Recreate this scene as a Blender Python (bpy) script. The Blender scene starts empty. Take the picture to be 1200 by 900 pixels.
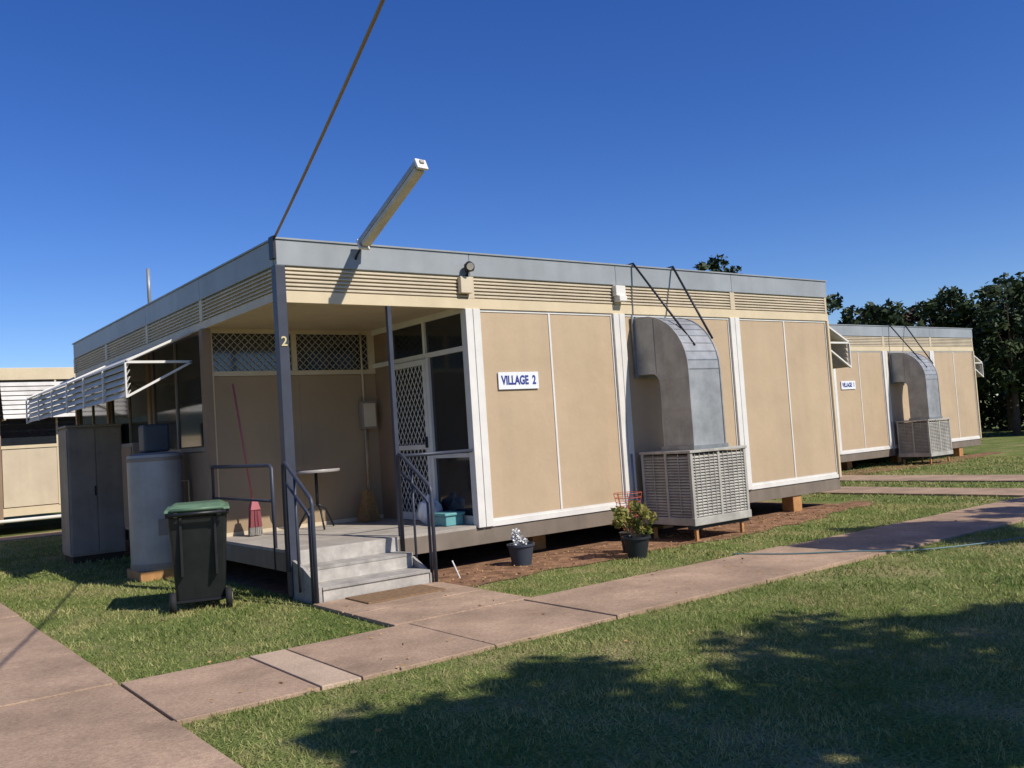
import bpy, bmesh, math, random
import numpy as np
from mathutils import Vector, Matrix, Euler
random.seed(7); rng=np.random.default_rng(11)
scn=bpy.context.scene; COL=scn.collection
R=math.radians

# ------------------------------------------------------------------ materials
def mat(name,col,rough=0.7,metal=0.0,var=0.12,scale=3.0,bump=0.0,bscale=40.0,spec=0.4,dirt=None,fine=0.0,streak=0.0,bdist=.01):
    m=bpy.data.materials.new(name); m.use_nodes=True; nt=m.node_tree; N=nt.nodes; L=nt.links
    b=N['Principled BSDF']; b.inputs['Roughness'].default_value=rough; b.inputs['Metallic'].default_value=metal
    b.inputs['Specular IOR Level'].default_value=spec
    tc=N.new('ShaderNodeTexCoord')
    n=N.new('ShaderNodeTexNoise'); n.inputs['Scale'].default_value=scale; n.inputs['Detail'].default_value=5; n.inputs['Roughness'].default_value=0.65
    L.new(tc.outputs['Object'],n.inputs['Vector'])
    r=N.new('ShaderNodeValToRGB'); r.color_ramp.elements[0].position=0.3; r.color_ramp.elements[1].position=0.72
    d=dirt if dirt else tuple(c*(1-var*1.6) for c in col)
    r.color_ramp.elements[0].color=(*d,1); r.color_ramp.elements[1].color=(*[min(1,c*(1+var*0.5)) for c in col],1)
    L.new(n.outputs['Fac'],r.inputs['Fac'])
    out=r.outputs['Color']
    def scaleby(out,src,f0,f1,t0,t1):
        mp=N.new('ShaderNodeMapRange'); mp.inputs['From Min'].default_value=f0; mp.inputs['From Max'].default_value=f1
        mp.inputs['To Min'].default_value=t0; mp.inputs['To Max'].default_value=t1
        L.new(src,mp.inputs['Value'])
        mx=N.new('ShaderNodeVectorMath'); mx.operation='SCALE'; L.new(out,mx.inputs[0]); L.new(mp.outputs[0],mx.inputs['Scale']); return mx.outputs[0]
    if fine>0:
        n3=N.new('ShaderNodeTexNoise'); n3.inputs['Scale'].default_value=scale*30; n3.inputs['Detail'].default_value=3
        L.new(tc.outputs['Object'],n3.inputs['Vector']); out=scaleby(out,n3.outputs['Fac'],.3,.7,1-fine,1+fine)
    if streak>0:
        mpn=N.new('ShaderNodeMapping'); mpn.inputs['Scale'].default_value=(5,5,.3); L.new(tc.outputs['Object'],mpn.inputs['Vector'])
        n4=N.new('ShaderNodeTexNoise'); n4.inputs['Scale'].default_value=1; n4.inputs['Detail'].default_value=3; L.new(mpn.outputs[0],n4.inputs['Vector'])
        out=scaleby(out,n4.outputs['Fac'],.35,.6,1-streak,1.0)
    L.new(out,b.inputs['Base Color'])
    if bump>0:
        n2=N.new('ShaderNodeTexNoise'); n2.inputs['Scale'].default_value=bscale; n2.inputs['Detail'].default_value=4
        L.new(tc.outputs['Object'],n2.inputs['Vector'])
        bp=N.new('ShaderNodeBump'); bp.inputs['Strength'].default_value=bump; bp.inputs['Distance'].default_value=bdist
        L.new(n2.outputs['Fac'],bp.inputs['Height']); L.new(bp.outputs['Normal'],b.inputs['Normal'])
    return m
M={}
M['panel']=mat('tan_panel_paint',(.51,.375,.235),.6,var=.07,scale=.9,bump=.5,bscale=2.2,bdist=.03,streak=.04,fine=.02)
M['porchwall']=mat('porch_tan_shaded',(.36,.255,.15),.65,var=.07,scale=.9,streak=.04)  # wall tan made darker: the porch shade is put into the colour
M['panelshade']=mat('brown_panel_shade',(.30,.20,.125),.7,var=.12,scale=1.2,streak=.08)  # wall tan with shade mixed into its colour; plain brown on rear columns
M['cream']=mat('cream_paint',(.62,.505,.345),.55,var=.08,scale=2,streak=.05)
M['yellow']=mat('cream_yellow_beam',(.68,.55,.35),.5,var=.07,scale=2,streak=.04)
M['slat']=mat('louvre_cream',(.62,.52,.37),.55,var=.14,scale=2.5)
M['white']=mat('offwhite_paint',(.76,.72,.65),.5,var=.08,scale=2.5,streak=.05)
M['lattice']=mat('lattice_paint',(.40,.35,.28),.6,var=.1)
M['awn']=mat('awning_white',(.66,.62,.55),.5,var=.18,scale=2)
M['fascia']=mat('grey_fascia',(.33,.35,.355),.5,metal=.0,var=.12,scale=1.2,streak=.07)
M['post']=mat('slate_blue_steel',(.05,.055,.075),.45,var=.15,scale=5)
M['beam']=mat('taupe_base_beam',(.22,.175,.13),.65,var=.15,scale=2,streak=.15)
M['deck']=mat('deck_grey',(.42,.37,.31),.75,var=.2,scale=3,fine=.1)
M['step']=mat('step_grey',(.39,.355,.31),.75,var=.25,scale=5,fine=.1)
M['riser']=mat('step_riser',(.50,.455,.39),.7,var=.25,scale=5,fine=.08)
M['glass']=mat('window_glass',(.02,.025,.03),.08,var=.3,scale=1,spec=.8)
M['dark']=mat('dark_void',(.02,.018,.016),.9)
M['galv']=mat('galvanised_sheet',(.42,.42,.41),.45,metal=.3,var=.22,scale=3,fine=.05,streak=.12)
M['galv2']=mat('galvanised_seam',(.30,.31,.31),.45,metal=.4,var=.2,scale=6)
M['cooler']=mat('cooler_grey_paint',(.48,.445,.38),.6,var=.2,scale=4,streak=.12)
M['coolerd']=mat('cooler_pad_dark',(.15,.125,.095),.9)
M['bin']=mat('bin_plastic',(.014,.015,.015),.45,var=.3,scale=6,spec=.5)
M['lid']=mat('bin_lid_green',(.12,.20,.12),.5,var=.25,scale=6)
M['rubber']=mat('rubber',(.015,.015,.015),.8)
M['tank']=mat('tank_grey',(.42,.385,.35),.45,var=.14,scale=2,streak=.1)
M['cab']=mat('cabinet_grey',(.32,.255,.20),.6,var=.18,scale=2,streak=.15)
M['path']=mat('path_concrete',(.44,.30,.20),.85,var=.26,scale=1.3,bump=.5,bscale=90,fine=.17,spec=.2)
M['path2']=mat('path_concrete_pale',(.53,.39,.27),.85,var=.15,scale=2.0,bump=.5,bscale=90,fine=.12,spec=.2)
M['joint']=mat('path_joint_soil',(.06,.04,.025),.95)
M['dirt']=mat('red_soil',(.30,.165,.095),.95,var=.4,scale=5,bump=1.0,bscale=30,fine=.3,spec=.1)
M['stump']=mat('orange_timber',(.50,.25,.09),.75,var=.2,scale=7,fine=.1)
M['mat']=mat('coir_mat',(.30,.18,.09),.95,var=.25,scale=20,bump=.8,bscale=300)
M['pot']=mat('pot_black',(.02,.022,.025),.5)
M['potgrey']=mat('pot_bluegrey',(.045,.055,.07),.5)
M['straw']=mat('straw',(.45,.27,.11),.85,var=.3,scale=30)
M['wood']=mat('handle_wood',(.42,.26,.13),.6,var=.2,scale=10)
M['pink']=mat('pink_plastic',(.42,.12,.13),.5)
M['red']=mat('red_wire',(.50,.10,.05),.5)
M['teal']=mat('teal_plastic',(.14,.36,.36),.5)
M['hose']=mat('hose_teal',(.12,.20,.20),.45)
M['blue']=mat('sign_blue',(.03,.05,.24),.5,var=.03)
M['signw']=mat('sign_white',(.78,.78,.78),.4,var=.03)
M['num']=mat('number_yellow',(.62,.52,.26),.5,var=.03)
M['cable']=mat('cable_brown',(.34,.24,.14),.7)
M['black']=mat('black_steel',(.015,.015,.018),.45)
M['bark']=mat('bark',(.13,.09,.06),.9,var=.35,scale=8,bump=1,bscale=20)
M['whitefluff']=mat('white_flower',(.75,.74,.70),.8)
M['tube']=mat('light_diffuser',(.66,.60,.46),.35,var=.15,scale=5)
M['stool']=mat('table_top',(.36,.33,.30),.4)
def leafmat(name,c1,c2,tr=.25,scale=1.2,p0=.42,p1=.95):
    m=bpy.data.materials.new(name); m.use_nodes=True; nt=m.node_tree; N=nt.nodes; L=nt.links
    b=N['Principled BSDF']; b.inputs['Roughness'].default_value=.6; b.inputs['Specular IOR Level'].default_value=.25
    tc=N.new('ShaderNodeTexCoord')
    n=N.new('ShaderNodeTexNoise'); n.inputs['Scale'].default_value=scale; n.inputs['Detail'].default_value=4
    n2=N.new('ShaderNodeTexWhiteNoise'); 
    sn=N.new('ShaderNodeVectorMath'); sn.operation='SNAP'; sn.inputs[1].default_value=(.03,.03,.5)
    L.new(tc.outputs['Object'],sn.inputs[0]); L.new(sn.outputs[0],n2.inputs['Vector'])
    L.new(tc.outputs['Object'],n.inputs['Vector'])
    a=N.new('ShaderNodeMath'); a.operation='MULTIPLY_ADD'; a.inputs[1].default_value=.35; 
    L.new(n2.outputs['Value'],a.inputs[0]); L.new(n.outputs['Fac'],a.inputs[2])
    r=N.new('ShaderNodeValToRGB'); r.color_ramp.elements[0].position=p0; r.color_ramp.elements[1].position=p1
    r.color_ramp.elements[0].color=(*c1,1); r.color_ramp.elements[1].color=(*c2,1)
    L.new(a.outputs[0],r.inputs['Fac']); L.new(r.outputs['Color'],b.inputs['Base Color'])
    if tr>0:
        t=N.new('ShaderNodeBsdfTranslucent'); L.new(r.outputs['Color'],t.inputs['Color'])
        mx=N.new('ShaderNodeMixShader'); mx.inputs[0].default_value=tr
        L.new(b.outputs[0],mx.inputs[1]); L.new(t.outputs[0],mx.inputs[2]); L.new(mx.outputs[0],N['Material Output'].inputs['Surface'])
    return m
M['leaf']=leafmat('foliage_green',(.018,.032,.012),(.06,.082,.028),tr=0)
M['leafred']=leafmat('foliage_rusty',(.045,.028,.016),(.10,.058,.03),tr=0)
M['potleaf']=leafmat('pot_foliage',(.13,.17,.03),(.42,.33,.10),scale=8)
M['blade']=leafmat('grass_blades',(.145,.205,.04),(.50,.44,.18),tr=.3,scale=1.1,p0=.48,p1=.95)

def groundmat():
    m=bpy.data.materials.new('lawn_ground'); m.use_nodes=True; nt=m.node_tree; N=nt.nodes; L=nt.links
    b=N['Principled BSDF']; b.inputs['Roughness'].default_value=.95; b.inputs['Specular IOR Level'].default_value=.1
    tc=N.new('ShaderNodeTexCoord')
    n=N.new('ShaderNodeTexNoise'); n.inputs['Scale'].default_value=.9; n.inputs['Detail'].default_value=7; n.inputs['Roughness'].default_value=.7
    L.new(tc.outputs['Object'],n.inputs['Vector'])
    r=N.new('ShaderNodeValToRGB'); e=r.color_ramp.elements
    e[0].position=.32; e[0].color=(.11,.15,.035,1); e[1].position=.64; e[1].color=(.34,.28,.13,1)
    k=e.new(.49); k.color=(.17,.205,.055,1)
    L.new(n.outputs['Fac'],r.inputs['Fac'])
    n2=N.new('ShaderNodeTexNoise'); n2.inputs['Scale'].default_value=45; n2.inputs['Detail'].default_value=4; L.new(tc.outputs['Object'],n2.inputs['Vector'])
    mp=N.new('ShaderNodeMapRange'); mp.inputs['From Min'].default_value=.3; mp.inputs['From Max'].default_value=.7; mp.inputs['To Min'].default_value=.45; mp.inputs['To Max'].default_value=1.35
    L.new(n2.outputs['Fac'],mp.inputs['Value'])
    mx=N.new('ShaderNodeVectorMath'); mx.operation='SCALE'; L.new(r.outputs['Color'],mx.inputs[0]); L.new(mp.outputs[0],mx.inputs['Scale'])
    L.new(mx.outputs[0],b.inputs['Base Color'])
    bp=N.new('ShaderNodeBump'); bp.inputs['Strength'].default_value=.9; bp.inputs['Distance'].default_value=.03; L.new(n2.outputs['Fac'],bp.inputs['Height']); L.new(bp.outputs['Normal'],b.inputs['Normal'])
    return m
M['ground']=groundmat()

# ------------------------------------------------------------------ helpers
def empty(name,loc=(0,0,0),rotz=0):
    e=bpy.data.objects.new(name,None); e.location=loc; e.rotation_euler=(0,0,rotz); e.empty_display_size=.3; COL.objects.link(e); return e
def mesh(name,verts,faces,material,parent=None,smooth=False,bevel=0):
    me=bpy.data.meshes.new(name); me.from_pydata([tuple(v) for v in verts],[],faces); me.update()
    bm=bmesh.new(); bm.from_mesh(me); bmesh.ops.recalc_face_normals(bm,faces=bm.faces); bm.to_mesh(me); bm.free()
    if smooth:
        for p in me.polygons: p.use_smooth=True
    ob=bpy.data.objects.new(name,me); COL.objects.link(ob)
    me.materials.append(M[material] if isinstance(material,str) else material)
    if parent: ob.parent=parent
    if bevel:
        md=ob.modifiers.new('bev','BEVEL'); md.width=bevel; md.segments=2; md.limit_method='ANGLE'
    return ob
BF=[(0,1,3,2),(4,6,7,5),(0,4,5,1),(2,3,7,6),(0,2,6,4),(1,5,7,3)]
def boxverts(b):
    x0,x1,y0,y1,z0,z1=b
    return [(x,y,z) for x in (x0,x1) for y in (y0,y1) for z in (z0,z1)]
def boxes(name,bl,material,parent=None,off=(0,0),bevel=0):
    V=[];F=[]
    for b in bl:
        k=len(V); V+=[(v[0]+off[0],v[1]+off[1],v[2]) for v in boxverts(b)]; F+=[tuple(i+k for i in f) for f in BF]
    return mesh(name,V,F,material,parent,bevel=bevel)
def prisms(name,polys,axis,a0,a1,material,parent=None,off=(0,0),bevel=0):
    V=[];F=[]
    if not isinstance(a0,(list,tuple)): a0=[a0]*len(polys); a1=[a1]*len(polys)
    for P,s,e in zip(polys,a0,a1):
        n=len(P);k=len(V)
        for a in (s,e):
            for p in P:
                V.append((a+off[0],p[0]+off[1],p[1]) if axis=='x' else (p[0]+off[0],a+off[1],p[1]))
        F.append(tuple(range(k,k+n))); F.append(tuple(range(k+2*n-1,k+n-1,-1)))
        for i in range(n): j=(i+1)%n; F.append((k+i,k+j,k+n+j,k+n+i))
    return mesh(name,V,F,material,parent,bevel=bevel)
def tube(name,pts,rad,material,parent=None,seg=10,off=(0,0),caps=True):
    pts=[Vector(p)+Vector((off[0],off[1],0)) for p in pts]
    if not isinstance(rad,(list,tuple)): rad=[rad]*len(pts)
    V=[];F=[]
    up=None
    for i,p in enumerate(pts):
        d=(pts[min(i+1,len(pts)-1)]-pts[max(i-1,0)]).normalized()
        if up is None:
            up=Vector((0,0,1)) if abs(d.z)<.9 else Vector((1,0,0))
        a=d.cross(up).normalized(); b=a.cross(d).normalized(); up=b
        for s in range(seg):
            t=2*math.pi*s/seg; V.append(p+rad[i]*(math.cos(t)*a+math.sin(t)*b))
    for i in range(len(pts)-1):
        for s in range(seg):
            F.append((i*seg+s,i*seg+(s+1)%seg,(i+1)*seg+(s+1)%seg,(i+1)*seg+s))
    if caps: F.append(tuple(range(seg))); F.append(tuple(range((len(pts)-1)*seg,len(pts)*seg)))
    ob=mesh(name,V,F,material,parent,smooth=(seg>=8))
    if caps and seg>=8:
        for p in list(ob.data.polygons)[-2:]: p.use_smooth=False
    return ob
def lathe(name,prof,material,c=(0,0),parent=None,seg=32):
    V=[];F=[]
    for r,z in prof:
        for s in range(seg):
            t=2*math.pi*s/seg; V.append((c[0]+r*math.cos(t),c[1]+r*math.sin(t),z))
    for i in range(len(prof)-1):
        for s in range(seg): F.append((i*seg+s,i*seg+(s+1)%seg,(i+1)*seg+(s+1)%seg,(i+1)*seg+s))
    F.append(tuple(range(seg))); F.append(tuple(range((len(prof)-1)*seg,len(prof)*seg)))
    ob=mesh(name,V,F,material,parent,smooth=True)
    md=ob.modifiers.new('es','EDGE_SPLIT'); md.split_angle=R(35)
    return ob
def clipseg(a,z,da,dz,r):
    a0,a1,z0,z1=r; t0,t1=-99,99
    for p,d,l,h in ((a,da,a0,a1),(z,dz,z0,z1)):
        if abs(d)<1e-9: continue
        u,v=(l-p)/d,(h-p)/d
        if u>v:u,v=v,u
        t0=max(t0,u);t1=min(t1,v)
    return (t0,t1) if t1-t0>.01 else None
def lattice(name,rect,plane,pos,sp,w,th,material,parent=None,off=(0,0),ratio=1.0):
    V=[];F=[]; a0,a1,z0,z1=rect
    for sgn,dd in ((1,0),(-1,th)):
        span=(a1-a0)+(z1-z0)/ratio; n=int(span/sp)+2
        for i in range(-n,n+1):
            a=a0+i*sp
            l=math.hypot(1,ratio); da,dz=1/l*1,sgn*ratio/l
            c=clipseg(a,z0,da,dz,rect)
            if not c: continue
            p=(a+da*c[0],z0+dz*c[0]);q=(a+da*c[1],z0+dz*c[1])
            nx,nz=-dz*w/2,da*w/2
            k=len(V)
            for (A,Z) in ((p[0]+nx,p[1]+nz),(p[0]-nx,p[1]-nz),(q[0]-nx,q[1]-nz),(q[0]+nx,q[1]+nz)):
                for o in (0,th*.9):
                    s=pos-dd-o
                    V.append((A+off[0],s+off[1],Z) if plane=='y' else (s+off[0],A+off[1],Z))
            F+=[(k,k+2,k+4,k+6),(k+1,k+7,k+5,k+3),(k,k+1,k+3,k+2),(k+2,k+3,k+5,k+4),(k+4,k+5,k+7,k+6),(k+6,k+7,k+1,k)]
    return mesh(name,V,F,material,parent)
def text(name,s,loc,rot,size,material,parent=None,ext=.004,offs=.0,sx=1):
    c=bpy.data.curves.new(name,'FONT'); c.body=s; c.size=size; c.extrude=ext; c.offset=offs; c.align_x='CENTER'; c.align_y='CENTER'; c.materials.append(M[material])
    o=bpy.data.objects.new(name,c); COL.objects.link(o); o.location=loc; o.rotation_euler=rot; o.scale=(sx,1,1)
    if parent: o.parent=parent
    return o

# ------------------------------------------------------------------ building
H,HF,HL,HB=3.707,3.436,3.17,3.075
HP,HD,HS=.50,.48,.253
B=2.4; LX=9.6; LY=9.45; BY=2.3625
def slat_polys(z0,z1,n,y0,d,slope=.6):
    out=[];st=(z1-z0)/n
    for i in range(n):
        z=z0+i*st
        out.append([(y0-d,z+.004),(y0,z+st*slope),(y0,z+st*slope+.012),(y0-d,z+.018)])
    return out
def awning(P,xw,sgn,y0,y1,off):
    o=xw+sgn*.80
    prisms('awning_top',[[(xw,3.075),(o,2.72),(o,2.695),(xw,3.05)]],'y',y0,y1,'awn',P,off)
    pol=[]; 
    for i in range(5):
        z=2.29+i*.083
        pol.append([(o,z),(o-sgn*.045,z+.078),(o-sgn*.052,z+.074),(o-sgn*.007,z-.006)])
    prisms('awning_slats',pol,'y',y0+.02,y1-.02,'awn',P,off)
    bl=[]
    n=6
    for i in range(n+1):
        y=y0+(y1-y0)*i/n
        bl.append((min(o,o+sgn*.02),max(o,o+sgn*.02),y-.02,y+.02,2.27,2.70))
    boxes('awning_mullions',bl,'white',P,off)
    for y in (y0,(y0+y1)/2,y1):
        pl=lambda p,q,w=.03:[(p[0],p[1]),(q[0],q[1]),(q[0],q[1]-w),(p[0],p[1]-w)]
        prisms('awning_bracket',[pl((xw,3.10),(o,2.735)),pl((xw,2.72),(o,2.30)),pl((xw,2.72),(o,2.72))],'y',y-.018-.002,y+.016,'white',P,off)
def building(name,off=(0,0)):
    P=empty(name,(0,0,0))
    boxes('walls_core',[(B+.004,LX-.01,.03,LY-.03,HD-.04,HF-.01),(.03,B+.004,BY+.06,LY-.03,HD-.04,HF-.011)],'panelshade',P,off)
    boxes('base_beam',[(0,LX,-.012,.06,HS,HD-.035),(-.012,.06,.061,LY,HS,HD-.036),(LX-.06,LX+.0,.061,LY,HS,HD-.036),(.06,LX-.06,LY-.06,LY,HS,HD-.036)],'beam',P,off,bevel=.004)
    boxes('underfloor',[(.07,LX-.07,.07,LY-.07,HS+.06,HD-.045)],'dark',P,off)
    boxes('roof_deck',[(.05,LX-.05,.05,LY-.05,HF+.0,H-.05)],'fascia',P,off)
    fb=[]
    for i in range(4): fb.append((i*B+(0 if i else -.03)+.002,(i+1)*B-.002+(.03 if i==3 else 0),-.035,.045,HF,H))
    for i in range(4): fb.append((-.036,.044,i*BY+(.046 if i==0 else .002),(i+1)*BY-.002,HF+.001,H-.001))
    for i in range(4): fb.append((LX-.044,LX+.03,i*BY+(.046 if i==0 else .002),(i+1)*BY-.002,HF+.001,H-.001))
    fb.append((-.03,LX+.03,LY-.04,LY+.03,HF+.002,H-.002))
    boxes('roof_fascia',fb,'fascia',P,off,bevel=.006)
    boxes('roof_capping',[(-.05,LX+.05,-.05,.06,H+.0,H+.018),(-.051,.06,.061,LY+.05,H,H+.018),(LX-.06,LX+.051,.061,LY+.05,H,H+.018)],'fascia',P,off)
    pol=[];s=[];e=[]
    for i in range(4):
        for p in slat_polys(HL+.01,HF-.005,6,.0,.028): pol.append(p); s.append(i*B+.05); e.append((i+1)*B-.05)
    prisms('louvre_band_front',pol,'x',s,e,'slat',P,off)
    boxes('louvre_backing_front',[(0.02,LX-.02,.002,.03,HL,HF-.002)],'cream',P,off)
    boxes('louvre_posts_front',[(i*B-.05+(.05 if i==0 else 0),i*B+.05-(.05 if i==4 else 0),-.032,.001,HL,HF-.003) for i in range(5)],'cream',P,off)
    for x,sg,nm in ((0,1,'left'),(LX,-1,'right')):
        pol=[];s=[];e=[]
        for i in range(4):
            for p in slat_polys(HL+.01,HF-.005,6,0,.028):
                pol.append([(x+sg*q[0],q[1]) for q in p]); s.append(i*BY+.05); e.append((i+1)*BY-.05)
        prisms('louvre_band_'+nm,pol,'y',s,e,'slat',P,off)
        xa,xb=sorted((x+sg*.002,x+sg*.029)); boxes('louvre_backing_'+nm,[(xa,xb,.031,LY-.02,HL,HF-.002)],'cream',P,off)
        xa,xb=sorted((x-sg*.032,x+sg*.001)); boxes('louvre_posts_'+nm,[(xa,xb,max(i*BY-.05,.003),i*BY+.05,HL,HF-.003) for i in range(5)],'cream',P,off)
        xa,xb=sorted((x-sg*.02,x+sg*.05)); boxes('head_beam_'+nm,[(xa,xb,.062,LY,HB,HL-.002)],'cream',P,off)
    boxes('head_beam',[(-.02,LX+.02,-.03,.06,HB-.03,HL-.002)],'yellow',P,off,bevel=.004)
    boxes('porch_ceiling',[(.05,B,.06,BY+.06,HB+.02,HB+.05)],'cream',P,off)
    pb=[];tr=[];cb=[]
    for i in (1,2,3):
        x0=i*B+.11; x1=(i+1)*B-.11+(.06 if i==3 else 0); xm=(x0+x1)/2
        pb+=[(x0+.02,xm-.015,-.004,.029,HP+.04,HB-.06),(xm+.015,x1-.02,-.004,.029,HP+.04,HB-.06)]
        tr+=[(xm-.014,xm+.014,-.014,.028,HP+.001,HB-.032),(x0-.0,x0+.019,-.016,.028,HP+.001,HB-.032),(x1-.019,x1,-.016,.028,HP+.001,HB-.032)]
        tr+=[(x0+.019,xm-.0145,-.013,.0285,HP+.002,HP+.039),(xm+.0145,x1-.019,-.013,.0285,HP+.002,HP+.039),
             (x0+.019,xm-.0145,-.013,.0285,HB-.059,HB-.033),(xm+.0145,x1-.019,-.013,.0285,HB-.059,HB-.033)]
        cb+=[(i*B-.105,i*B-.004,-.05,.06,HS+.20,HB-.031),(i*B+.004,i*B+.105,-.05,.06,HS+.20,HB-.031)]
    cb.append((LX-.045,LX+.005,-.05,.06,HS+.20,HB-.031))
    boxes('wall_panels_front',pb,'panel',P,off,bevel=.002)
    boxes('panel_trims_front',tr,'white',P,off)
    boxes('columns_front',cb[:-1],'white',P,off,bevel=.004)
    boxes('corner_trim_front',cb[-1:],'yellow',P,off,bevel=.004)
    boxes('sill_trim',[(B,LX+.004,-.03,.03,HD-.034,HP)],'white',P,off)
    w=[];g=[];c=[];lv=[]
    for i in (1,2,3):
        y0=i*BY+.09;y1=(i+1)*BY-.09;ym=(y0+y1)/2
        w+=[(-.008,.03,y0,ym-.02,HP,1.55),(-.008,.03,ym+.02,y1,HP,1.55)]
        g+=[(.0,.031,y0+.04,ym-.03,1.63,HB-.05),(.0,.031,ym+.03,y1-.04,1.63,HB-.05)]
        lv+=[(-.02,.028,y0,y1,1.56,1.61),(-.02,.028,y0,y0+.035,1.611,HB),(-.02,.028,y1-.035,y1,1.611,HB),(-.02,.028,ym-.02,ym+.02,1.611,HB)]
        c+=[(-.05,.06,i*BY-.06,i*BY+.06,HS+.2,HB-.002)]
    c+=[(-.05,.06,LY-.12,LY,HS+.2,HB-.002)]
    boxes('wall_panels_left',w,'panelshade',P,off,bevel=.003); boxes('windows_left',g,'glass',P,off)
    boxes('window_frames_left',lv,'cab',P,off); boxes('columns_left',c,'panelshade',P,off,bevel=.004)
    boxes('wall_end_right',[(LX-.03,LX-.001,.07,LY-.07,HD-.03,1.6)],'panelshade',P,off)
    boxes('windows_right',[(LX-.03,LX-.002,.5,LY-.4,1.61,HB-.01)],'glass',P,off)
    awning(P,-.05,-1,2.72,LY-.05,off); awning(P,LX+.02,1,.15,LY-.05,off)
    bl=[];n=17
    for i in range(n):
        y=.0-.01+i*(BY+.04)/n; bl.append((-.012,B-.12,y+.002,y+(BY+.04)/n-.002,HD-.034,HD))
    boxes('deck_boards',bl,'deck',P,off)
    boxes('deck_boards_edge',[(B-.118,B-.002,.061,BY+.03,HD-.034,HD)],'deck',P,off)
    yb=BY+.06
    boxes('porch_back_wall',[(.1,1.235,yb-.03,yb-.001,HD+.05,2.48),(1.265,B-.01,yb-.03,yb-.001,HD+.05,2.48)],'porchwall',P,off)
    fr=[(.03,.10,yb-.05,yb-.002,HD+.001,HB+.019),(.101,B-.01,yb-.04,yb-.003,HD+.001,HD+.049),(.101,B-.01,yb-.045,yb-.002,2.485,2.545),(.101,B-.01,yb-.045,yb-.002,3.03,HB+.018),(1.15,1.22,yb-.046,yb-.002,2.546,3.029),(2.28,B-.01,yb-.046,yb-.002,2.546,3.029)]
    boxes('porch_back_frames',fr,'cream',P,off)
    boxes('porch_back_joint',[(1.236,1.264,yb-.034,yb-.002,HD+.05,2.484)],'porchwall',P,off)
    boxes('porch_back_window',[(.10,1.15,yb-.012,yb-.004,2.546,3.03),(1.22,2.28,yb-.012,yb-.004,2.546,3.03)],'glass',P,off)
    lattice('lattice_screen_a',(.10,1.15,2.546,3.03),'y',yb-.016,.095,.009,.005,'lattice',P,off)
    lattice('lattice_screen_b',(1.22,2.28,2.546,3.03),'y',yb-.016,.095,.009,.005,'lattice',P,off)
    X=B
    boxes('door_wall_frames',[(X-.06,X-.0,.062,.13,HD+.001,HB+.019),(X-.05,X-.002,.131,BY+.02,2.56,2.62),(X-.05,X-.002,.131,BY+.02,3.02,HB+.018),
        (X-.055,X-.002,.94,1.0,HD+.001,2.559),(X-.055,X-.002,1.86,1.92,HD+.001,2.559),(X-.05,X-.003,1.0,1.05,2.621,3.019),(X-.045,X-.003,.131,.939,HD+.001,HD+.1),
        (X-.045,X-.003,.131,.939,1.28,1.33),(X-.05,X-.003,1.86,1.91,2.621,3.019)],'white',P,off)
    boxes('door_wall_glass',[(X-.02,X-.004,.131,.939,HD+.1,2.559),(X-.02,X-.004,.131,1.859,2.621,3.019)],'glass',P,off)
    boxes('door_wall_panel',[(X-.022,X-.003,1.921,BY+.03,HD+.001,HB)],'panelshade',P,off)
    boxes('door_leaf',[(X-.015,X-.005,1.001,1.859,HD+.001,2.559)],'glass',P,off)
    boxes('screen_door_frame',[(X-.075,X-.045,1.0,1.06,HD+.01,2.55),(X-.075,X-.045,1.80,1.86,HD+.01,2.55),(X-.074,X-.045,1.061,1.799,2.48,2.55),(X-.074,X-.045,1.061,1.799,HD+.01,HD+.11),(X-.074,X-.045,1.061,1.799,1.40,1.46)],'white',P,off)
    lattice('screen_door_mesh',(1.06,1.80,HD+.1,2.49),'x',X-.05,.095,.009,.005,'white',P,off,ratio=1.5)
    boxes('door_handle',[(X-.10,X-.075,1.015,1.045,1.42,1.56)],'black',P,off)
    boxes('corner_post',[(-.055,.055,-.056,.054,.02,HF-.002)],'post',P,off,bevel=.006)
    boxes('porch_post',[(1.25,1.30,-.03,.02,HD,HB-.031)],'post',P,off,bevel=.004)
    boxes('stair_treads',[(-.0,1.22,-.33,-.014,.295,.325),(-.0,1.22,-.66,-.32,.14,.17)],'step',P,off,bevel=.004)
    boxes('stair_risers',[(.01,1.21,-.035,-.02,.326,HD-.002),(.01,1.21,-.325,-.31,.171,.294),(.01,1.21,-.645,-.63,.005,.139)],'riser',P,off)
    prisms('stair_stringers',[[(-.015,.40),(-.30,.33),(-.645,.17),(-.645,.0),(-.015,0)]],'x',-.035,-.002,'step',P,off)
    prisms('stair_stringer_far',[[(-.015,.31),(-.30,.28),(-.645,.13),(-.645,.0),(-.015,0)]],'x',1.222,1.25,'step',P,off)
    for x in (-.075,1.275):
        r=.021
        tube('stair_handrail',[(x,-.03,HD-.2),(x,-.03,1.36),(x,-.06,1.385),(x,-.10,1.38),(x,-.60,1.07),(x,-.66,1.03),(x,-.68,.97),(x,-.68,.02)],r,'post',P,off=off)
        tube('stair_handrail_inner',[(x,-.10,1.18),(x,-.56,.90),(x,-.60,.86),(x,-.60,.02)],.017,'post',P,off=off)
        tube('stair_rail_post',[(x,-.30,.1),(x,-.30,1.25)],.014,'post',P,off=off)
    tube('porch_rail_front',[(1.29,-.0,1.36),(B-.12,.0,1.36)],.022,'post',P,off=off)
    tube('porch_rail_left',[(.0,BY-.05,HD),(.0,BY-.05,1.33),(.0,BY-.1,1.36),(.0,.50,1.36),(.0,.45,1.33),(.0,.45,HS)],.021,'post',P,off=off)
    tube('porch_rail_left_mid',[(.0,BY-.05,.98),(.0,.45,.98)],.015,'post',P,off=off)
    st=[]
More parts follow.
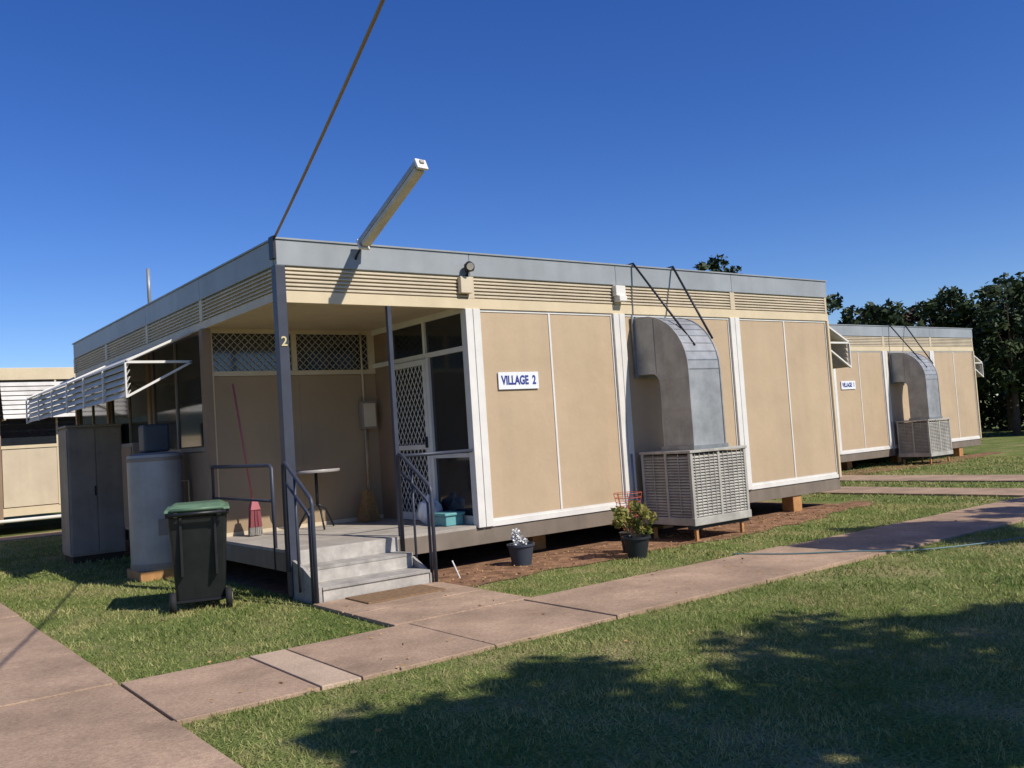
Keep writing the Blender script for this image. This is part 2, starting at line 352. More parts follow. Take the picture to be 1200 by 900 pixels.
    for x in (1.2,3.6,6.0,8.45):
        for y in (.12,3.2,6.3,9.1):
            if y<1 and x<8: y=.6
            st.append((x-.11,x+.11,y-.11,y+.11,-.02,HS))
    boxes('stumps',st,'stump',P,off,bevel=.01)
    return P
building('portable_building')
building('portable_building',off=(14.0,4.5))

def sign(off,s):
    P=empty('village_sign',(off[0]+3.04,off[1]-.02,2.175))
    boxes('sign_board',[(-.31,.31,-.008,.003,-.105,.105)],'signw',P)
    text('sign_text',s,(0,-.010,.0),(R(90),0,0),.15,'blue',P,ext=.002,offs=.005,sx=.74)
sign((0,0),'VILLAGE  2'); sign((14.0,4.5),'VILLAGE  1')
P=empty('house_number',(-.0,-.058,2.63)); text('numeral','2',(0,-.004,0),(R(90),0,0),.14,'num',P,ext=.003,offs=.002)

# ------------------------------------------------------------------ evaporative cooler + duct
def cooler(ox,oy):
    P=empty('evaporative_cooler',(ox,oy,0))
    x0,x1,y0,y1,z0,z1=4.94,6.03,-1.0,-.12,.27,1.13
    boxes('cooler_core',[(x0+.03,x1-.03,y0+.03,y1-.03,z0+.02,z1-.02)],'coolerd',P)
    fr=[]
    for x in (x0,x1-.045):
        for y in (y0,y1-.045): fr.append((x,x+.045,y,y+.045,z0,z1-.001))
    boxes('cooler_frame',fr,'cooler',P,bevel=.004)
    boxes('cooler_top',[(x0-.015,x1+.015,y0-.015,y1+.015,z1-.0,z1+.035),(x0-.012,x1+.012,y0-.012,y1+.012,z0-.06,z0+.04)],'cooler',P,bevel=.006)
    boxes('cooler_midbars',[((x0+x1)/2-.02,(x0+x1)/2+.02,y0+.003,y0+.03,z0+.041,z1-.002),(x0+.003,x0+.03,(y0+y1)/2-.02,(y0+y1)/2+.02,z0+.041,z1-.002)],'cooler',P)
    n=21; a=[];b=[]
    for i in range(n):
        z=z0+.05+i*(z1-z0-.08)/n
        a.append([(y0+.008,z),(y0+.034,z+.022),(y0+.034,z+.030),(y0+.008,z+.009)])
        b.append([(x0+.008,z),(x0+.034,z+.022),(x0+.034,z+.030),(x0+.008,z+.009)])
    prisms('cooler_louvres_front',a,'x',x0+.045,x1-.045,'cooler',P); prisms('cooler_louvres_side',b,'y',y0+.045,y1-.045,'cooler',P)
    vb=[]
    for i in range(1,12):
        if i!=6: 
            x=x0+(x1-x0)*i/12; vb.append((x-.0035,x+.0035,y0+.005,y0+.012,z0+.04,z1-.01))
    for i in (1,3):
        y=y0+(y1-y0)*i/4; vb.append((x0+.004,x0+.012,y-.004,y+.004,z0+.04,z1-.01))
    boxes('cooler_grille_bars',vb,'cooler',P)
    lg=[]
    for x in (x0+.08,x1-.12):
        for y in (y0+.06,y1-.1): lg.append((x,x+.04,y,y+.04,-.02,z0-.061))
    boxes('cooler_legs',lg,'stump',P)
    boxes('cooler_cradle',[(x0-.03,x1+.03,y0+.05,y0+.10,z0-.11,z0-.062),(x0-.03,x1+.03,y1-.12,y1-.07,z0-.11,z0-.062)],'black',P)
    xa,xb=5.07,5.68
    outer=[(-.03,2.97)]
    for k in range(0,11):
        t=R(90*k/10); outer.append((-.20-.76*math.sin(t),2.21+.76*math.cos(t)))
    outer+= [(-.96,1.7),(-.96,z1+.035)]
    inner=[(-.45,z1+.035),(-.45,2.05)]
    for k in range(1,5):
        t=R(90*k/4); inner.append((-.30-.15*math.cos(t),2.05+.15*math.sin(t)))
    inner.append((-.03,2.20))
    prof=outer+inner
    prisms('duct_body',[prof],'x',xa,xb,'galv',P)
    fl=[];s=[];e=[]
    for i in range(len(outer)-1):
        (p,q)=outer[i],outer[i+1]; d=Vector((q[0]-p[0],q[1]-p[1])).normalized(); n=Vector((d.y,-d.x))
        if n.y<-.01 or (abs(n.y)<.01 and n.x>0): n=-n
        P2=[p,q,(q[0]+n.x*.012,q[1]+n.y*.012),(p[0]+n.x*.012,p[1]+n.y*.012)]
        for (u,v) in ((xa-.010,xa+.010),(xb-.010,xb+.010)): fl.append(P2); s.append(u); e.append(v)
    prisms('duct_edge_seams',fl,'x',s,e,'galv',P)
    ribs=[]
    for i in range(2,12):
        p=outer[i]; c=(-.20,2.21) if p[1]>2.2 else (-.2,p[1])
        d=Vector((p[0]-c[0],p[1]-c[1])).normalized(); t=Vector((d.y,-d.x))
        a1=Vector(p)-t*.006; a2=Vector(p)+t*.006
        ribs.append([tuple(a1-d*.004),tuple(a2-d*.004),tuple(a2+d*.006),tuple(a1+d*.006)])
    prisms('duct_cross_seams',ribs,'x',xa+.011,xb-.011,'galv2',P)
    boxes('duct_collar',[(xa-.03,xb+.03,-.985,-.425,z1+.036,z1+.09),(xa-.04,xb+.04,-.055,-.031,2.16,3.01)],'galv2',P)
    boxes('duct_side_seam',[(xa-.006,xa,-.955,-.455,1.68,1.695),(xa-.006,xa,-.40,-.385,2.20,2.93),(xa-.006,xa,-.94,-.455,2.09,2.105)],'galv',P)
    tube('brace_a',[(5.12,.1,H+.03),(5.12,-.06,H+.04),(5.30,-.90,2.52)],.016,'black',P,seg=8)
    tube('brace_b',[(5.91,.1,H+.03),(5.91,-.06,H+.04),(5.70,-.86,2.62)],.016,'black',P,seg=8)
    tube('drain_pipe',[(4.84,-.03,.3),(4.84,-.03,1.15)],.03,'galv2',P)
    return P
cooler(0,0); cooler(14.0,4.5)

# ------------------------------------------------------------------ fluorescent light, security lights, cable
P=empty('fluorescent_light')
a=Vector((.93,-.16,3.70)); b=Vector((1.01,-1.28,4.27)); d=(b-a).normalized(); sx=Vector((1,0,0)); sx=(sx-d*sx.dot(d)).normalized(); nz=sx.cross(d).normalized()
if nz.z<0: nz=-nz
def obox(name,c0,c1,w,h0,h1,material,P):
    V=[]
    for c in (c0,c1):
        for s in (-1,1):
            for h in (h0,h1): V.append(c+sx*s*w/2+nz*h)
    return mesh(name,V,[(0,1,3,2),(4,6,7,5),(0,4,5,1),(2,3,7,6),(0,2,6,4),(1,5,7,3)],material,P,bevel=.006)
obox('batten_body',a,b,.12,-.01,.045,'galv',P); obox('diffuser',a+d*.03,b-d*.03,.105,-.06,-.011,'tube',P)
obox('end_cap',b-d*.002,b+d*.03,.13,-.065,.055,'white',P); obox('end_cap_low',a-d*.03,a+d*.002,.13,-.065,.055,'white',P)
obox('lamp_holder',b+d*.031,b+d*.05,.05,-.01,.03,'cooler',P)
tube('mount_arm',[(.89,-.03,3.55),(.89,-.09,3.60),tuple(a+d*.3+nz*.05)],.014,'black',P,seg=8)
P=empty('security_light')
boxes('junction_box',[(2.22,2.38,-.10,-.03,3.22,3.42)],'slat',P,bevel=.008)
tube('light_arm',[(2.33,-.07,3.42),(2.33,-.10,3.50)],.02,'black',P)
lathe('sensor_head',[(.01,3.47),(.05,3.48),(.065,3.52),(.06,3.56),(.03,3.59),(.005,3.60)],'black',(2.34,-.12),P)
tube('lens_ring',[(2.31,-.165,3.53),(2.30,-.20,3.52)],[.035,.045],'cooler',P)
P=empty('security_light')
boxes('junction_box',[(4.72,4.90,-.11,-.03,3.28,3.42)],'white',P,bevel=.01); boxes('hood',[(4.74,4.88,-.15,-.03,3.20,3.279)],'white',P,bevel=.01)
pts=[]
A=Vector((-.02,-.02,3.74)); Bp=Vector((-4.3,-18.5,7.6))
for i in range(25):
    t=i/24; p=A.lerp(Bp,t); p.z-=.9*4*t*(1-t)*.45; pts.append(tuple(p))
tube('power_cable',pts,.014,'cable',seg=8)
P=empty('utility_pole'); tube('pole',[(-4.3,-18.6,0),(-4.3,-18.6,8.2)],[.16,.11],'bark',P); boxes('crossarm',[(-5.2,-3.4,-18.52,-18.42,7.5,7.62)],'bark',P)
P=empty('service_entry'); boxes('bracket',[(-.065,-.04,-.06,.06,3.5,3.735)],'black',P)
tube('vent_pipe',[(.25,5.5,3.7),(.25,5.5,4.42)],.028,'galv')
P=empty('roof_vent'); tube('stem',[(5.9,1.2,3.7),(5.9,1.2,4.0)],.015,'black',P); tube('bar',[(5.7,1.2,3.97),(6.0,1.2,3.97)],.012,'black',P); tube('stem_b',[(5.75,1.2,3.7),(5.75,1.2,3.99)],.012,'black',P)

# ------------------------------------------------------------------ objects left side
P=empty('wheelie_bin',(-.80,.46,0),R(-19))
def frust(name,z0,z1,w0,d0,w1,d1,material,P,yo0=0,yo1=0,bevel=.02):
    V=[(s*w0/2,t*d0/2+yo0,z0) for s,t in ((-1,-1),(1,-1),(1,1),(-1,1))]+[(s*w1/2,t*d1/2+yo1,z1) for s,t in ((-1,-1),(1,-1),(1,1),(-1,1))]
    return mesh(name,V,[(0,3,2,1),(4,5,6,7),(0,1,5,4),(1,2,6,5),(2,3,7,6),(3,0,4,7)],material,P,bevel=bevel)
frust('bin_body',.07,.95,.46,.48,.56,.66,'bin',P,.03,0,.03)
frust('bin_rim',.93,.975,.60,.70,.60,.70,'bin',P,0,0,.01)
frust('bin_lid',.976,1.01,.62,.76,.60,.72,'lid',P,0,0,.012)
frust('bin_lid_crown',1.011,1.045,.56,.66,.44,.50,'lid',P,0,0,.015)
for i in (-1,1):
    tube('bin_wheel',[(i*.23,-.24,.10),(i*.29,-.24,.10)],.10,'rubber',P,seg=24); tube('wheel_hub',[(i*.289,-.24,.10),(i*.295,-.24,.10)],.05,'cab',P,seg=16)
    boxes('bin_rib',[(i*.16-.012,i*.16+.012,-.345,-.25,.35,.92)],'bin',P,bevel=.004)
    boxes('handle_bracket',[(i*.2-.02,i*.2+.02,-.43,-.34,.93,.98)],'bin',P,bevel=.005)
tube('bin_handle',[(-.27,-.42,.96),(.27,-.42,.96)],.018,'bin',P)
tube('lid_hinge',[(-.25,-.385,1.0),(.25,-.385,1.0)],.018,'lid',P)
boxes('axle',[(-.23,.23,-.25,-.23,.09,.11)],'black',P)
P=empty('hot_water_tank')
lathe('tank_shell',[(.33,.12),(.335,.14),(.335,1.52),(.33,1.56),(.25,1.585),(.0101,1.59)],'tank',(-.40,3.3),P,seg=48)
lathe('tank_band',[(.338,.13),(.340,.14),(.340,.19),(.338,.2)],'cab',(-.40,3.3),P,48); lathe('tank_band_top',[(.338,1.48),(.342,1.485),(.342,1.52),(.338,1.525)],'cab',(-.40,3.3),P,48)
boxes('tank_plinth',[(-.72,-.08,2.98,3.62,-.01,.119)],'stump',P,bevel=.01)
tube('tank_pipe',[(-.15,3.1,1.2),(-.06,3.05,1.2),(-.06,3.05,.5)],.014,'wood',P)
boxes('tank_valve_box',[(-.56,-.24,3.15,3.42,1.592,1.95)],'potgrey',P,bevel=.03)
boxes('access_plate',[(-.48,-.32,2.955,2.975,.55,.75)],'cab',P,bevel=.004)
P=empty('metal_cabinet')
boxes('cabinet_body',[(-.84,-.06,6.22,6.85,.10,2.05)],'cab',P,bevel=.01)
boxes('cabinet_lid',[(-.87,-.055,6.19,6.88,2.051,2.09)],'cab',P,bevel=.01)
boxes('cabinet_doors',[(-.82,-.46,6.205,6.219,.14,2.02),(-.445,-.08,6.205,6.219,.14,2.02),(-.855,-.841,6.25,6.82,.14,2.02)],'cab',P,bevel=.003)
boxes('cabinet_handle',[(-.49,-.47,6.185,6.204,1.0,1.15)],'black',P); boxes('cabinet_plinth',[(-.82,-.08,6.25,6.82,-.01,.099)],'joint',P)
P=empty('gas_meter_box'); boxes('meter_housing',[(-.30,-.06,4.7,5.3,.5,1.75)],'cab',P,bevel=.01); boxes('meter_door',[(-.315,-.301,4.74,5.26,.55,1.7)],'panelshade',P,bevel=.004)

# ------------------------------------------------------------------ porch items
P=empty('broom'); tube('handle',[(.30,2.28,2.38),(.42,2.10,.85)],.012,'pink',P)
mesh('brush_head',[(.35,2.02,.80),(.48,2.02,.80),(.48,2.12,.80),(.35,2.12,.80),(.38,2.04,.92),(.45,2.04,.92),(.45,2.10,.92),(.38,2.10,.92)],[(0,1,2,3),(4,5,6,7),(0,1,5,4),(1,2,6,5),(2,3,7,6),(3,0,4,7)],'pink',P,bevel=.006)
def bristles(name,c,w,d,z0,z1,flare,material,P,n=140):
    V=[];F=[]
    for i in range(n):
        u,v=random.uniform(-1,1),random.uniform(-1,1); x=c[0]+u*w/2;y=c[1]+v*d/2; k=len(V); s=.004
        X=c[0]+u*w/2*flare; Y=c[1]+v*d/2*flare; zz=z0+random.uniform(0,.02)
        V+=[(x-s,y,z1),(x+s,y,z1),(X+s,Y,zz),(X-s,Y,zz)]; F.append((k,k+1,k+2,k+3))
        k=len(V); V+=[(x,y-s,z1),(x,y+s,z1),(X,Y+s,zz),(X,Y-s,zz)]; F.append((k,k+1,k+2,k+3))
    return mesh(name,V,F,material,P)
bristles('bristles',(.415,2.07),.12,.08,HD+.10,.81,1.3,'pink',P,200)
bristles('bristle_tips',(.415,2.07),.155,.10,HD+.01,HD+.11,1.05,'cooler',P,160)
P=empty('broom'); tube('handle',[(2.18,2.33,1.72),(2.02,2.12,.86)],.012,'wood',P); bristles('bristles',(2.0,2.10),.10,.08,HD+.005,.90,2.6,'straw',P,320)
P=empty('patio_table')
lathe('table_top',[(.01,1.20),(.30,1.20),(.305,1.21),(.305,1.225),(.30,1.235),(.01,1.236)],'stool',(1.2,1.95),P)
tube('table_stem',[(1.2,1.95,.78),(1.2,1.95,1.2)],.02,'black',P)
for k in range(3):
    t=R(120*k+20); tube('table_leg',[(1.2,1.95,.80),(1.2+.14*math.cos(t),1.95+.14*math.sin(t),.72),(1.2+.27*math.cos(t),1.95+.27*math.sin(t),HD+.012)],.013,'black',P)
P=empty('switchboard_box'); boxes('housing',[(2.08,2.30,2.27,2.38,1.72,2.10)],'cab',P,bevel=.01); boxes('cover',[(2.10,2.28,2.255,2.269,1.75,2.07)],'cream',P,bevel=.004); tube('conduit',[(2.16,2.36,2.1),(2.16,2.36,3.05)],.014,'cream',P); tube('conduit_low',[(2.16,2.36,HD),(2.16,2.36,1.72)],.014,'cream',P)
P=empty('storage_crate'); boxes('crate_body',[(2.05,2.30,.28,.62,HD+.001,.60)],'teal',P,bevel=.012); boxes('crate_lid',[(2.03,2.32,.26,.64,.601,.635)],'teal',P,bevel=.01)
P=empty('rubbish_bag')
bm=bmesh.new(); bmesh.ops.create_icosphere(bm,subdivisions=3,radius=.15)
for v in bm.verts:
    v.co*=1+.12*math.sin(v.co.x*40)*math.cos(v.co.y*33+v.co.z*25); v.co.z*=1.25
    if v.co.z>.12: v.co.x*=.45; v.co.y*=.45
me=bpy.data.meshes.new('bag'); bm.to_mesh(me); bm.free(); me.materials.append(M['signw']); o=bpy.data.objects.new('bag',me); COL.objects.link(o); o.location=(2.2,.88,HD+.17); o.parent=P
P=empty('doormat'); boxes('mat_pile',[(.20,1.06,-1.20,-.72,.031,.05)],'mat',P,bevel=.006)

# ------------------------------------------------------------------ potted plants
def leaves(name,centers,radii,n,size,material,P=None,shape=.45,flat=.7):
    c=np.repeat(np.array(centers),n,axis=0); r=np.repeat(np.array(radii),n,axis=0)
    N=len(c); d=rng.normal(size=(N,3)); d/=np.linalg.norm(d,axis=1)[:,None]; rad=rng.random(N)**.5
    p=c+d*r*rad[:,None]
    a=rng.normal(size=(N,3)); a[:,2]*=flat; a/=np.linalg.norm(a,axis=1)[:,None]
    b=np.cross(a,rng.normal(size=(N,3))); b/=np.linalg.norm(b,axis=1)[:,None]
    s=size*(.6+.8*rng.random(N))[:,None]
    v=np.stack([p-a*s,p+b*s*shape,p+a*s,p-b*s*shape],axis=1).reshape(-1,3)
    me=bpy.data.meshes.new(name); me.vertices.add(N*4); me.vertices.foreach_set('co',v.ravel().astype(np.float32))
    me.loops.add(N*4); me.loops.foreach_set('vertex_index',np.arange(N*4,dtype=np.int32))
    me.polygons.add(N); me.polygons.foreach_set('loop_start',np.arange(0,N*4,4,dtype=np.int32)); me.polygons.foreach_set('loop_total',np.full(N,4,dtype=np.int32))
    me.update(calc_edges=True); me.materials.append(M[material])
    o=bpy.data.objects.new(name,me); COL.objects.link(o)
    if P:o.parent=P
    return o
P=empty('potted_plant')
c=(3.68,-1.22)
lathe('pot',[(.105,.0),(.15,.22),(.17,.225),(.17,.25),(.15,.25),(.14,.22),(.01,.215)],'pot',c,P)
cs=[];rs=[]
for k in range(18):
    t=random.uniform(0,6.28); rr=random.uniform(.03,.24); cs.append((c[0]+rr*math.cos(t),c[1]+rr*math.sin(t),random.uniform(.30,.60))); rs.append((.07,.07,.06))
    tube('stem',[(c[0],c[1],.2),(c[0]+rr*.5*math.cos(t),c[1]+rr*.5*math.sin(t),.33),cs[-1]],.005,'wood',P,seg=5)
leaves('leaves',cs,rs,34,.042,'potleaf',P,shape=.5)
P=empty('plant_cage')
for k in range(8):
    t=R(45*k); tube('wire',[(3.95+.07*math.cos(t),-.85+.07*math.sin(t),.25),(3.95+.17*math.cos(t),-.85+.17*math.sin(t),.72)],.004,'red',P,seg=5)
for j in range(9):
    z=.28+j*.055; r_=.08+j*.0112
    tube('ring',[(3.95+r_*math.cos(R(20*k)),-.85+r_*math.sin(R(20*k)),z) for k in range(19)],.004,'red',P,seg=5,caps=False)
lathe('cage_pot',[(.10,.0),(.13,.24),(.14,.25),(.12,.25),(.01,.22)],'pot',(3.95,-.85),P)
P=empty('potted_plant')
c=(2.62,-.40)
lathe('pot',[(.11,.0),(.15,.22),(.165,.225),(.165,.25),(.15,.25),(.14,.21),(.01,.21)],'potgrey',c,P)
leaves('dry_flowers',[(c[0]-.03,c[1],.30),(c[0]-.06,c[1],.38),(c[0]+.05,c[1],.27)],[(.08,.08,.07),(.05,.05,.05),(.05,.05,.04)],90,.022,'whitefluff',P,shape=.7)
P=empty('garden_stake'); tube('stake',[(1.66,-.55,.0),(1.60,-.50,.20)],.008,'whitefluff',P,seg=6)

# ------------------------------------------------------------------ ground, paths
mesh('ground',[(-400,-400,0),(400,-400,0),(400,400,0),(-400,400,0)],[(0,1,2,3)],'ground')
mesh('soil_under_building',[(.02,.05,.004),(LX,.05,.004),(LX,LY,.004),(.02,LY,.004)],[(0,1,2,3)],'dirt')
def strip(name,pts_in,pts_out,z,material):
    V=[(x,y,z) for x,y in pts_in]+[(x,y,z) for x,y in pts_out]; n=len(pts_in)
    return mesh(name,V,[(i,i+1,n+i+1,n+i) for i in range(n-1)],material)
xs=[1.27+i*.08 for i in range(int((10.2-1.27)/.08))]
def edge(x): 
    base=-1.08 if x<6.5 else -1.08+(x-6.5)*.2
    return base+.07*math.sin(x*3.1)+.05*math.sin(x*7.7+1)+random.uniform(-.03,.03)
strip('garden_bed_soil',[(x,.06) for x in xs],[(x,edge(x)) for x in xs],.008,'dirt')
strip('garden_bed_soil',[(14+x,4.56) for x in xs],[(14+x,4.5+edge(x)) for x in xs],.008,'dirt')
def slabs(name,axis,a_list,b0,b1,th=.03,special={}):
    P=empty(name); 
    for i in range(len(a_list)-1):
        g=.006; a0,a1=a_list[i]+g,a_list[i+1]-g; dz=random.uniform(-.005,.005); tilt=random.uniform(-.006,.006)
        m_=special.get(i,'path')
        if axis=='x': V=[(a0,b0,-.02),(a1,b0,-.02),(a1,b1,-.02),(a0,b1,-.02),(a0,b0,th+dz),(a1,b0,th+dz+tilt),(a1,b1,th+dz+tilt),(a0,b1,th+dz)]
        else: V=[(b0,a0,-.02),(b1,a0,-.02),(b1,a1,-.02),(b0,a1,-.02),(b0,a0,th+dz),(b1,a0,th+dz+tilt),(b1,a1,th+dz+tilt),(b0,a1,th+dz)]
        ob=mesh('slab',V,[(0,3,2,1),(4,5,6,7),(0,1,5,4),(1,2,6,5),(2,3,7,6),(3,0,4,7)],m_,P,bevel=.006)
    if axis=='x': boxes('joint_bed',[(a_list[0]+.01,a_list[-1]-.01,b0+.01,b1-.01,-.02,.006)],'joint',P)
    else: boxes('joint_bed',[(b0+.01,b1-.01,a_list[0]+.01,a_list[-1]-.01,-.02,.006)],'joint',P)
    return P
slabs('footpath','x',[-2.26,-1.36,-1.07,.0,1.20,3.1,4.95,6.8,8.7,10.6,12.5,14.0,15.3,17.2,19,21,23,25,27,29,31,33,35],-3.49,-2.26,special={1:'path2'})
slabs('footpath','y',[-9,-7.2,-5.4,-3.49,-2.26,-.2,1.6,3.4,5.2,7,8.8,10.6,12.4],-3.5,-2.27)
slabs('footpath','y',[-2.25,-1.50,-.67],-.12,1.30)
slabs('footpath','y',[-2.25,-.5,1.3,2.6,3.84],13.9,15.3)
slabs('footpath','y',[-2.25,-.7,.8,2.3,4,6,8,10],11.2,12.4)
slabs('footpath','x',[-9,-7,-5,-3,-1,1,3],12.42,13.4)
pts=[(4.2,-2.2,.04),(4.45,-2.75,.045),(4.9,-3.25,.045),(5.25,-3.62,.03),(5.9,-3.95,.025),(7,-4.25,.025),(8.6,-4.3,.025),(11,-4.6,.025)]
cu=bpy.data.curves.new('garden_hose','CURVE'); cu.dimensions='3D'; sp=cu.splines.new('BEZIER'); sp.bezier_points.add(len(pts)-1)
for b_,p in zip(sp.bezier_points,pts): b_.co=p; b_.handle_left_type=b_.handle_right_type='AUTO'
cu.bevel_depth=.008; cu.materials.append(M['hose']); o=bpy.data.objects.new('garden_hose',cu); COL.objects.link(o)

# ------------------------------------------------------------------ grass blades
def inpath(x,y):
    j=.02*np.sin(x*23+y*17)+.015*np.sin(x*51-y*37)
    m=(y>-3.50+j)&(y<-2.25+j)&(x>-2.27)
    m|=(x>-3.51+j)&(x<-2.26+j)
    m|=(x>-.13)&(x<1.31+j)&(y>-2.3)&(y<-.0)
    m|=(x>13.9)&(x<15.3)&(y>-2.3)&(y<4.5)
    m|=(x>11.2)&(x<12.4)&(y>-2.3)
    m|=(y>12.41)&(y<13.41)
    m|=(x>-.03)&(x<9.65)&(y>-.02)&(y<9.5)
    e=np.where(x<6.5,-1.05,-1.05+(x-6.5)*.2)+.07*np.sin(x*3.1)+.05*np.sin(x*7.7+1)
    m|=(x>1.2)&(x<10.1)&(y>e+j*3)&(y<.1)
    return m
PV=[]
for (x0,x1,y0,y1,dens,hh,ww) in ((-2.29,3.2,-8.2,-3.44,3500,.030,.0035),(3.2,8,-7,-3.44,1400,.033,.006),(8,18,-6.5,-3.44,430,.037,.010),
    (-2.29,4,-2.31,-.9,2100,.030,.005),(4,10,-2.31,0,950,.034,.008),(10,22,-2.27,6,260,.04,.014),(-2.29,0,-.9,4,1500,.032,.006),(-2.3,.2,4,12.4,380,.037,.010),(-6,-3.48,-5,12,330,.037,.009)):
    n=int((x1-x0)*(y1-y0)*dens); x=x0+(x1-x0)*rng.random(n); y=y0+(y1-y0)*rng.random(n)
    den=.5+.5*np.sin(x*2.3+np.sin(y*1.7)*2)*np.sin(y*2.9+np.sin(x*1.3)*2)
    den=den*.6+.4*(.5+.5*np.sin(x*7.1+np.sin(y*5)*2)*np.sin(y*6.3+np.sin(x*4.1)*2))
    k=(~inpath(x,y))&(rng.random(n)<.25+.85*den)
    x,y,den=x[k],y[k],den[k]; n=len(x)
    h=hh*(.45+rng.random(n))*(.65+.6*den); t=rng.random(n)*6.283; l=rng.normal(size=(n,2))*.02
    w=ww*(.6+.8*rng.random(n)); dx,dy=np.cos(t)*w,np.sin(t)*w
    z0=np.zeros(n)
    PV.append(np.stack([np.stack([x-dx,y-dy,z0],1),np.stack([x+dx,y+dy,z0],1),np.stack([x+l[:,0],y+l[:,1],h],1)],1).reshape(-1,3))
v=np.concatenate(PV); n=len(v)//3
me=bpy.data.meshes.new('grass'); me.vertices.add(len(v)); me.vertices.foreach_set('co',v.ravel().astype(np.float32))
me.loops.add(len(v)); me.loops.foreach_set('vertex_index',np.arange(len(v),dtype=np.int32))
me.polygons.add(n); me.polygons.foreach_set('loop_start',np.arange(0,len(v),3,dtype=np.int32)); me.polygons.foreach_set('loop_total',np.full(n,3,dtype=np.int32))
me.update(calc_edges=True); me.materials.append(M['blade']); o=bpy.data.objects.new('grass',me); COL.objects.link(o)
n=900; x=1.3+8.3*rng.random(n); y=-1.0+1.0*rng.random(n)
lx=np.concatenate([x,-2.2+10*rng.random(220)]); ly=np.concatenate([y,-6+5*rng.random(220)]); lz=np.concatenate([np.full(n,.016),np.full(220,.042)])
leaves('leaf_litter',np.stack([lx,ly,lz],1),np.tile([[.03,.03,.008]],(n+220,1)),1,.017,'straw',flat=.1)

# ------------------------------------------------------------------ left background building
P=empty('portable_building'); ox=(0,14.0)
X0,X1=-13.0,2.2
boxes('walls_core',[(X0,X1,.03,7,HD-.04,HF)],'panelshade',P,ox); boxes('base_beam',[(X0,X1,-.01,.029,.42,.60)],'yellow',P,ox)
boxes('roof_fascia',[(X0-.03,X1+.03,-.04,7,HF,H)],'yellow',P,ox,bevel=.005)
pol=[];s=[];e=[];cb=[];wn=[];pn=[];fr=[]
x=-12.71
while x<X1-.2:
    x1=min(x+2.4,X1); 
    cb.append((x-.06,x+.06,-.06,.03,HS,HF-.002))
    for k in range(8):
        z=2.56+k*.105; pol.append([(-.42+k*.045,z),(-.36+k*.045,z+.085),(-.355+k*.045,z+.08),(-.415+k*.045,z-.005)]); s.append(x+.08); e.append(x1-.08)
    wn.append((x+.06,x1-.06,.0,.031,1.98,3.40)); xm=(x+x1)/2
    pn+=[(x+.08,xm-.02,-.01,.028,.62,1.90),(xm+.02,x1-.08,-.01,.028,.62,1.90)]
    fr+=[(x+.061,x1-.061,-.03,.029,1.905,1.975),(xm-.019,xm+.019,-.025,.029,.601,3.43),(x+.09,x+.12,-.43,-.02,2.53,2.56),(x1-.12,x1-.09,-.43,-.02,2.53,2.56)]
    x+=2.4
prisms('awning_louvres',pol,'x',s,e,'awn',P,ox); boxes('columns',cb,'panelshade',P,ox); boxes('windows',wn,'glass',P,ox); boxes('wall_panels',pn,'cream',P,ox); boxes('frames',fr,'yellow',P,ox)
boxes('stumps',[(xx-.1,xx+.1,.1,.3,-.01,.42) for xx in (-11,-8.6,-6.2,-3.8,-1.4,.9)],'stump',P,ox)
tube('water_pipe',[(X0,-.12,.33),(X1,-.12,.33)],.04,'white',P,off=ox)

# ------------------------------------------------------------------ trees
def tree(name,x,y,crown,leafm='leaf',n=60,per=150,size=.16,trunk=.18,cr=.75,base_sweep=.35):
    P=empty(name)
    cx,cy,cz,rx,ry,rz=crown
    base=Vector((x,y,-.1)); top=Vector((cx,cy,cz))
    mid=base.lerp(top,.5)+Vector((random.uniform(-.2,.2),random.uniform(-.2,.2),0))
    tube('trunk',[base,base.lerp(mid,.5)+Vector((.05,0,0)),mid,top],[trunk,trunk*.8,trunk*.65,trunk*.3],'bark',P)
    cs=[];rs=[]
    for i in range(n):
        d=Vector((random.gauss(0,1),random.gauss(0,1),random.gauss(0,1))).normalized(); q=random.uniform(base_sweep,1.0)
        c=(cx+d.x*rx*q,cy+d.y*ry*q,cz+d.z*rz*q); f=random.uniform(.5,1.2)*cr
        cs.append(c); rs.append((f,f,f*.7))
        if i%4==0:
            st=mid.lerp(top,random.uniform(.0,.9)); cc=Vector(c); m2=st.lerp(cc,.5)+Vector((0,0,.15))
            tube('limb',[st,m2,cc],[trunk*.35,trunk*.2,trunk*.06],'bark',P,seg=6)
    leaves('foliage',cs,rs,per,size,leafm,P)
    return P
# shade trees beside / behind the photographer
tree('shade_tree',4.6,-13.2,(3.6,-12.35,6.0,2.4,1.5,1.0),n=44,per=150,size=.11,cr=.55)
tree('shade_tree',1.4,-12.4,(.95,-11.55,6.0,1.9,1.25,.9),n=32,per=150,size=.11,cr=.52)
tree('shade_tree',8.6,-8.9,(8.3,-8.05,5.0,1.9,.75,.6),n=32,per=180,size=.10,cr=.45)
tree('shade_tree',12.0,-9.4,(11.6,-8.6,5.0,1.9,.8,.7),n=18,per=160,size=.10,cr=.5)
BT=[(32.0,14.0,6.9,2.3,'leaf'),(38.4,15.2,7.4,2.3,'leafred'),(40.5,17.3,6.6,2.0,'leaf'),(36.3,11.5,7.5,2.2,'leaf'),(37.2,9.6,7.6,2.4,'leaf'),(40,9.0,7.9,2.8,'leaf'),(43,12.4,8.2,2.6,'leaf'),
    (41.5,5.8,7.8,3.0,'leaf'),(46.5,14.0,8.2,3.0,'leaf'),(38.5,5.5,7.0,2.4,'leaf'),(34.6,15.9,6.6,2.0,'leaf'),(31.3,12.2,6.2,1.9,'leaf')]
for i,(x,y,h,r_,lm) in enumerate(BT):
    rz=h*.40; tree('tree',x,y,(x,y,h-.3-rz,r_,r_,rz),n=60,per=80,size=.16,cr=.66,leafm=lm,base_sweep=.25)
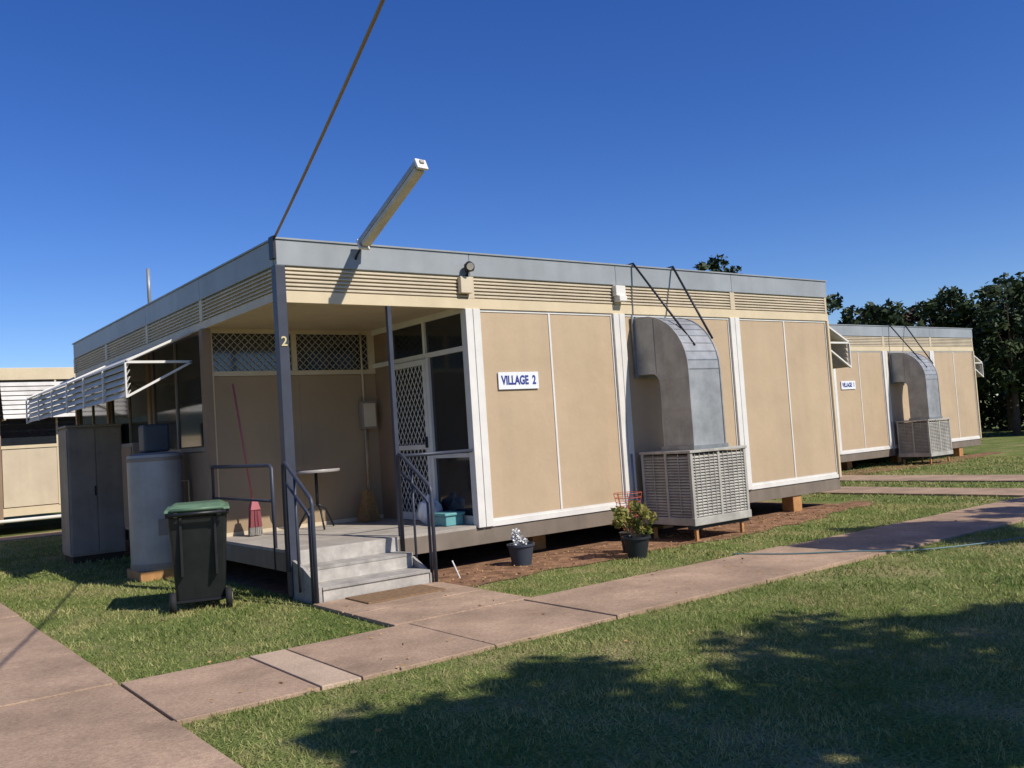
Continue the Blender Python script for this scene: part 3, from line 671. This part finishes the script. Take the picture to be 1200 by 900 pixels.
tree('tree',42.3,29.4,(42.3,29.4,10.0,1.9,1.9,1.7),n=26,per=70,size=.2,cr=.7)
cs=[];rs=[]
for i in range(400):
    t=i/400; 
    x=46+random.uniform(-2,3)-t*2; y=-14+t*62; 
    cs.append((x,y,random.uniform(.3,3.6))); rs.append((1.3,1.3,1.0))
for i in range(260):
    cs.append((46-110*i/260,50+random.uniform(-2,2),random.uniform(.2,2.2))); rs.append((1.4,1.4,.9))
leaves('distant_trees',cs,rs,55,.26,'leaf')

# ------------------------------------------------------------------ light, world, camera
EL,AZ=R(43),R(18)
sd=Vector((math.sin(AZ)*math.cos(EL),-math.cos(AZ)*math.cos(EL),math.sin(EL)))
l=bpy.data.lights.new('sun','SUN'); l.energy=5.0; l.angle=R(.5); l.color=(1,.955,.88)
o=bpy.data.objects.new('sun',l); COL.objects.link(o); o.rotation_euler=(-sd).to_track_quat('-Z','Y').to_euler(); o.location=(10,-20,30)
w=bpy.data.worlds.new('World'); scn.world=w; w.use_nodes=True; nt=w.node_tree
sk=nt.nodes.new('ShaderNodeTexSky'); sk.sky_type='NISHITA'; sk.sun_disc=False; sk.sun_elevation=EL; sk.sun_rotation=math.atan2(sd.x,sd.y); sk.altitude=800; sk.air_density=1.0; sk.dust_density=.12; sk.ozone_density=5.0
hs=nt.nodes.new('ShaderNodeHueSaturation'); hs.inputs['Saturation'].default_value=1.25; hs.inputs['Hue'].default_value=.518
nt.links.new(sk.outputs[0],hs.inputs['Color'])
nt.links.new(hs.outputs[0],nt.nodes['Background'].inputs['Color']); nt.nodes['Background'].inputs['Strength'].default_value=.125
cd=bpy.data.cameras.new('camera'); cam=bpy.data.objects.new('camera',cd); COL.objects.link(cam)
f=Vector((.6033,.7958,.0523)).normalized(); r=Vector((.7972,-.6001,-.0659)).normalized(); u=r.cross(f).normalized()
m=Matrix((( r.x,u.x,-f.x,-3.8558),(r.y,u.y,-f.y,-8.9777),(r.z,u.z,-f.z,1.5444),(0,0,0,1)))
cam.matrix_world=m; cd.sensor_width=36; cd.lens=1077.08/1200*36; cd.clip_end=2000; cd.clip_start=.05
scn.camera=cam
scn.view_settings.view_transform='Standard'; scn.view_settings.look='None'; scn.view_settings.exposure=0
